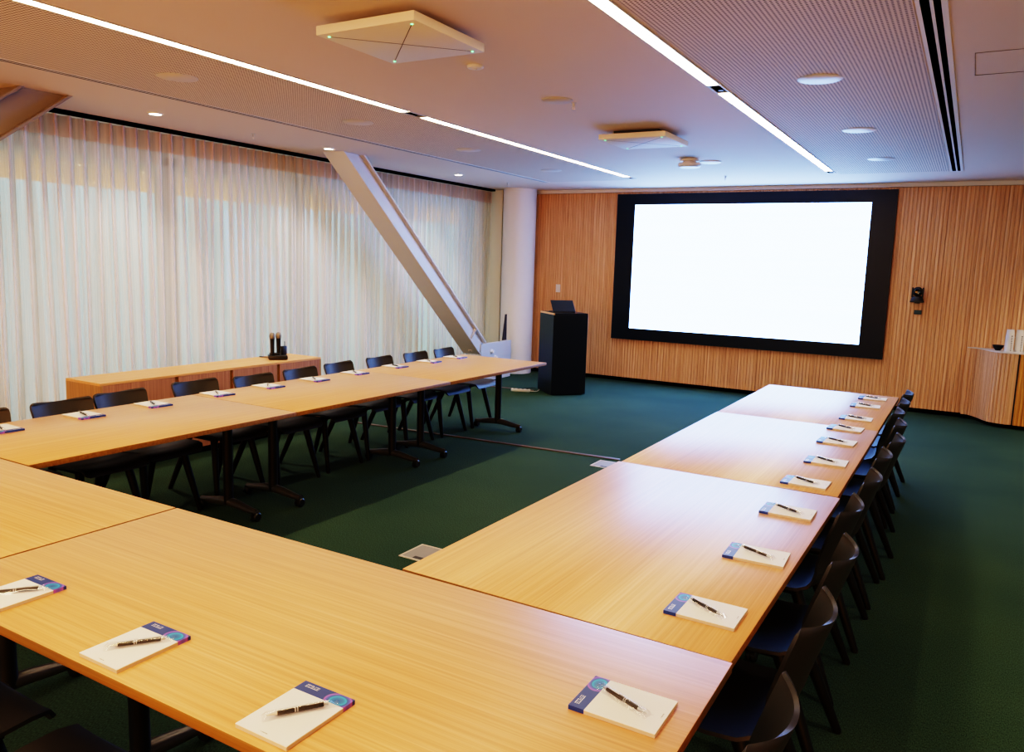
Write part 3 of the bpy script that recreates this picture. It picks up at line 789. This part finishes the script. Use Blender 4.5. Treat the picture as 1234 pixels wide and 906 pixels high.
def make_chair(label, group):
    t = thing('shell_chair', label, 'chair', (0,0,0), 0, group)
    rows = chair_rows()
    bm = new_bm(); shell_from_grid(bm, rows[:SPLIT+1], 0.012); obj('seat', bm, M['shell'], t, sharp=1.2)
    bm = new_bm(); shell_from_grid(bm, rows[SPLIT:], 0.012); obj('backrest', bm, M['shell'], t, sharp=1.2)
    bm = new_bm()
    for s in (-1, 1): add_tube(bm, [(s*0.15, 0.17, 0.424), (s*0.15, -0.13, 0.418)], 0.014, 8)
    add_tube(bm, [(-0.16, 0.12, 0.42), (0.16, 0.12, 0.42)], 0.014, 8); add_tube(bm, [(-0.16, -0.12, 0.418), (0.16, -0.12, 0.418)], 0.014, 8)
    obj('seat_frame', bm, M['chair_leg'], t)
    for (x0, y0, x1, y1) in ((-0.15, 0.14, -0.205, 0.235), (0.15, 0.14, 0.205, 0.235), (-0.15, -0.13, -0.205, -0.305), (0.15, -0.13, 0.205, -0.305)):
        bm = new_bm()
        p0 = Vector((x0, y0, 0.425)); p1 = Vector((x1, y1, 0.006))
        add_tube(bm, [p0, p0.lerp(p1, 0.5), p1, Vector((x1, y1, 0.0))], [0.025, 0.022, 0.016, 0.0145], 12)
        obj('leg', bm, M['chair_leg'], t)
    return t
chair0 = None
def place_chair(x, y, rz, label, group):
    global chair0
    if chair0 is None:
        chair0 = make_chair(label, group); chair0.location = (x, y, 0); chair0.rotation_euler = (0, 0, rz); return chair0
    return dup(chair0, (x, y, 0), rz, label, group)
rx = [.90,.895,.885,.836,.857,.856,.886,.858,.813,.816,.811]
ry = [-.25,.35,.91,1.51,2.05,2.60,3.09,3.64,4.11,4.61,5.13]
for i, (x, y) in enumerate(zip(rx, ry)):
    lab = 'black shell chair on the right side, ' + ('nearest the camera, at the table corner' if i == 0 else 'farthest, at the screen end of the row' if i == 10 else '%s from the camera end of the row' % ORD[i])
    place_chair(x, y, PI/2 + random.uniform(-0.03, 0.03), lab, 'black shell chairs along the right tables')
lxs = [-3.11,-3.11,-3.15,-3.19,-3.10,-3.12,-3.15,-3.16,-3.15,-3.16]
lys = [.33,.853,1.28,1.884,2.358,2.889,3.40,3.97,4.527,5.058]
for i, (x, y) in enumerate(zip(lxs, lys)):
    lab = 'black shell chair behind the left tables, ' + ('cut off by the left photo edge' if i == 0 else 'farthest, beside the foot of the brace' if i == 9 else '%s from the left photo edge' % ORD[i])
    place_chair(x, y, -PI/2 + random.uniform(-0.05, 0.05), lab, 'black shell chairs along the left tables')
for (x, lab) in ((-0.83, 'left of two dark shell chairs at the near table in the bottom left corner'), (-0.27, 'right of two dark shell chairs at the near table in the bottom left corner')):
    place_chair(x, -1.06, random.uniform(-0.03, 0.03), lab, 'black shell chairs at the near table')

# ------------------------------------------------------------------ notepads and pens
PW, PL, PT = 0.149, 0.203, 0.010
def make_pad(label, group):
    t = thing('notepad', label, 'notepad', (0,0,0), 0, group)
    bm = new_bm(); add_box(bm, -PW/2, PW/2, -PL/2, PL/2-0.038, 0, PT); obj('page_block', bm, M['page'], t)
    bm = new_bm(); add_box(bm, -PW/2, PW/2, PL/2-0.038, PL/2, 0, PT+0.0003)
    obj('header_band', bm, M['header'], t)
    return t
def make_pen(label, group):
    """lies along +y (click end) to -y (tip) at z = radius"""
    t = thing('ballpoint_pen', label, 'pen', (0,0,0), 0, group)
    r = 0.0052
    bm = new_bm(); add_lathe(bm, [(0, -0.044), (r*0.92, -0.044), (r, -0.02), (r, 0.052), (r*0.9, 0.054), (0, 0.054)], (0, 0, r+0.0008), 14, 'y'); obj('barrel', bm, M['black_plastic'], t)
    bm = new_bm(); add_lathe(bm, [(0, -0.068), (0.0012, -0.066), (0.003, -0.054), (r*0.95, -0.044)], (0, 0, r+0.0008), 14, 'y'); obj('tip', bm, M['steel'], t)
    bm = new_bm()
    for yy in (-0.008, -0.003): add_lathe(bm, [(r*1.02, yy), (r*1.1, yy+0.0008), (r*1.1, yy+0.0017), (r*1.02, yy+0.0025)], (0, 0, r+0.0008), 14, 'y')
    obj('ring', bm, M['steel'], t)
    bm = new_bm(); add_box(bm, -0.0018, 0.0018, 0.016, 0.056, r*2+0.001, r*2+0.0022); add_lathe(bm, [(r*0.6, 0.054), (r*0.6, 0.064), (0, 0.066)], (0, 0, r+0.0008), 12, 'y'); obj('clip', bm, M['steel'], t)
    # crinkled clear sleeve: an open shell over the pen
    bm = new_bm(); rows = []
    rnd = random.Random(3)
    for i in range(19):
        y = -0.076 + i*0.0090
        row = []
        for j in range(9):
            a = -1 + j/4
            z = 0.0006 + max(0, (1-a*a))*0.0125*(1.0 if -0.07 < y < 0.068 else 0.25) + rnd.uniform(0, 0.0016)*(1-abs(a))
            row.append(bm.verts.new((a*0.0145 + rnd.uniform(-0.0012, 0.0012), y, z)))
        rows.append(row)
    for r0, r1 in zip(rows, rows[1:]):
        for j in range(8): bm.faces.new((r0[j], r0[j+1], r1[j+1], r1[j]))
    obj('plastic_sleeve', bm, M['sleeve'], t)
    return t
pad0 = pen0 = None
def place_pad(x, y, rz, where, gp, tilt):
    global pad0, pen0
    lab = 'white notepad with blue header ' + where; plab = 'pen in clear sleeve on notepad ' + where.replace(', first along the near table', ' on near table')
    if pad0 is None:
        pad0 = make_pad(lab, 'notepads ' + gp); pen0 = make_pen(plab, 'pens on the notepads ' + gp)
        for o in (pad0, pen0): o.rotation_euler = (0, 0, rz)
        a, b = pad0, pen0
    else:
        a = dup(pad0, (0,0,0), rz, lab, 'notepads ' + gp); b = dup(pen0, (0,0,0), rz, plab, 'pens on the notepads ' + gp)
    a.location = (x, y, TOP+0.0003); b.location = (x, y, TOP+PT+0.0009)
    b.rotation_euler = (0, 0, rz - tilt)
    v = Matrix.Rotation(rz, 3, 'Z') @ Vector((0.004, 0.0, 0)); b.location += v
rnd = random.Random(11)
place_pad(-0.805, -0.772, 0.0, 'at the left photo edge, first along the near table', 'along the near table', 0.70)
place_pad(-0.252, -0.774, 0.0, 'in the middle of the near table', 'along the near table', 0.66)
place_pad(0.297, -0.770, 0.0, 'on the near table at the bottom centre', 'along the near table', 0.62)
place_pad(0.880, -0.349, PI/2, 'on the near table at its right end', 'along the near table', 0.38)
rp = [(.893,.242),(.91,.788),(.901,1.375),(.880,1.895),(.895,2.395),(.869,2.955),(.856,3.42),(.868,3.845),(.860,4.45),(.867,4.885)]
for i, (x, y) in enumerate(rp):
    w = 'on the right row, ' + ('nearest the camera' if i == 0 else 'farthest, next to the screen end' if i == 9 else '%s from the camera end' % ORD[i])
    place_pad(x, y, PI/2 + rnd.uniform(-0.05, 0.04), w, 'along the right row', 0.48 + rnd.uniform(-0.08, 0.12))
lpd = [(-3.02,.31),(-3.045,.79),(-3.05,1.255),(-3.075,1.78),(-3.07,2.245),(-3.055,2.715),(-3.07,3.215),(-3.085,3.785),(-3.075,4.30),(-3.085,4.77)]
for i, (x, y) in enumerate(lpd):
    w = 'on the left row, ' + ('cut off at left photo edge' if i == 0 else 'farthest, next to the brace' if i == 9 else '%s from the left photo edge' % ORD[i])
    place_pad(x, y, -PI/2 + rnd.uniform(-0.06, 0.06), w, 'along the left row', 0.5 + rnd.uniform(-0.3, 0.3))

# ------------------------------------------------------------------ lights and surroundings
def lamp(name, typ, loc, energy, col, **k):
    l = bpy.data.lights.new(name, typ); l.energy = energy; l.color = col
    for a, v in k.items(): setattr(l, a, v)
    o = bpy.data.objects.new(name, l); o.location = loc; C.objects.link(o); return o
for y in (2.44, 4.50, 6.95):
    o = lamp('downlight_lamp', 'SPOT', (-4.58, y, H-0.03), 60, (1.0, 0.84, 0.70), spot_size=1.9, spot_blend=0.8, shadow_soft_size=0.04)
for y in (0.6, 3.4, 6.2, 8.3):
    lamp('aisle_lamp', 'SPOT', (3.1, y, H-0.03), 85, (1.0, 0.84, 0.64), spot_size=2.0, spot_blend=0.8, shadow_soft_size=0.05)
W = bpy.data.worlds.new('surroundings'); bpy.context.scene.world = W; W.use_nodes = True
t = NT(W); t.n.clear()
out = t.node('ShaderNodeOutputWorld'); bg = t.node('ShaderNodeBackground'); t.link(bg.outputs[0], out.inputs[0])
tc = t.node('ShaderNodeTexCoord'); sp = t.node('ShaderNodeSeparateXYZ'); t.link(tc.outputs['Generated'], sp.inputs[0])
side = t.ramp(t.math('MULTIPLY_ADD', sp.outputs[0], -0.5, 0.5), [(0.50, (0,0,0)), (0.56, (1,1,1))])
up = t.math('MULTIPLY_ADD', sp.outputs[2], 0.5, 0.5)
nz = t.noise(t.coord((1,1,1.4), out='Generated'), 9, 4, 0.6)
sky = t.ramp(up, [(0.40, (0.40,0.52,0.57)), (0.50, (0.54,0.72,0.78)), (0.56, (0.74,0.94,1.02)), (0.70, (0.66,0.90,1.1))])
sky = t.mix(0.5, sky, t.ramp(nz, [(0.35, (0.72,0.84,0.72)), (0.6, (1.0,1.02,1.0))]), 'MULTIPLY')
warm = (1.0, 0.42, 0.12)  # added warm fill through the open back of the room, for the ceiling
dn = t.mix(1.0, t.mix(side, (warm[0]*4.0, warm[1]*4.0, warm[2]*4.0), sky), (1.0,1.0,1.0), 'MULTIPLY')
t.link(dn, bg.inputs[0]); bg.inputs[1].default_value = 1.0

# ------------------------------------------------------------------ camera
def cam():
    y, p, r = [math.radians(a) for a in (-30.06, -8.146, 1.794)]
    f = Vector((math.sin(y)*math.cos(p), math.cos(y)*math.cos(p), math.sin(p)))
    right = Vector((math.cos(y), -math.sin(y), 0)); up = right.cross(f)
    r2 = right*math.cos(r) + up*math.sin(r); u2 = -right*math.sin(r) + up*math.cos(r)
    cd = bpy.data.cameras.new('camera'); o = bpy.data.objects.new('camera', cd); C.objects.link(o)
    m = Matrix((r2, u2, -f)).transposed().to_4x4(); m.translation = Vector((1.466, -1.908, 1.721))
    o.matrix_world = m
    cd.sensor_width = 36; cd.sensor_fit = 'HORIZONTAL'; cd.lens = 943.917/1234*36
    cd.clip_start = 0.05
    bpy.context.scene.camera = o
cam()
vs = bpy.context.scene.view_settings
vs.view_transform = 'Filmic'; vs.look = 'Very High Contrast'; vs.exposure = 0.46; vs.gamma = 1.0
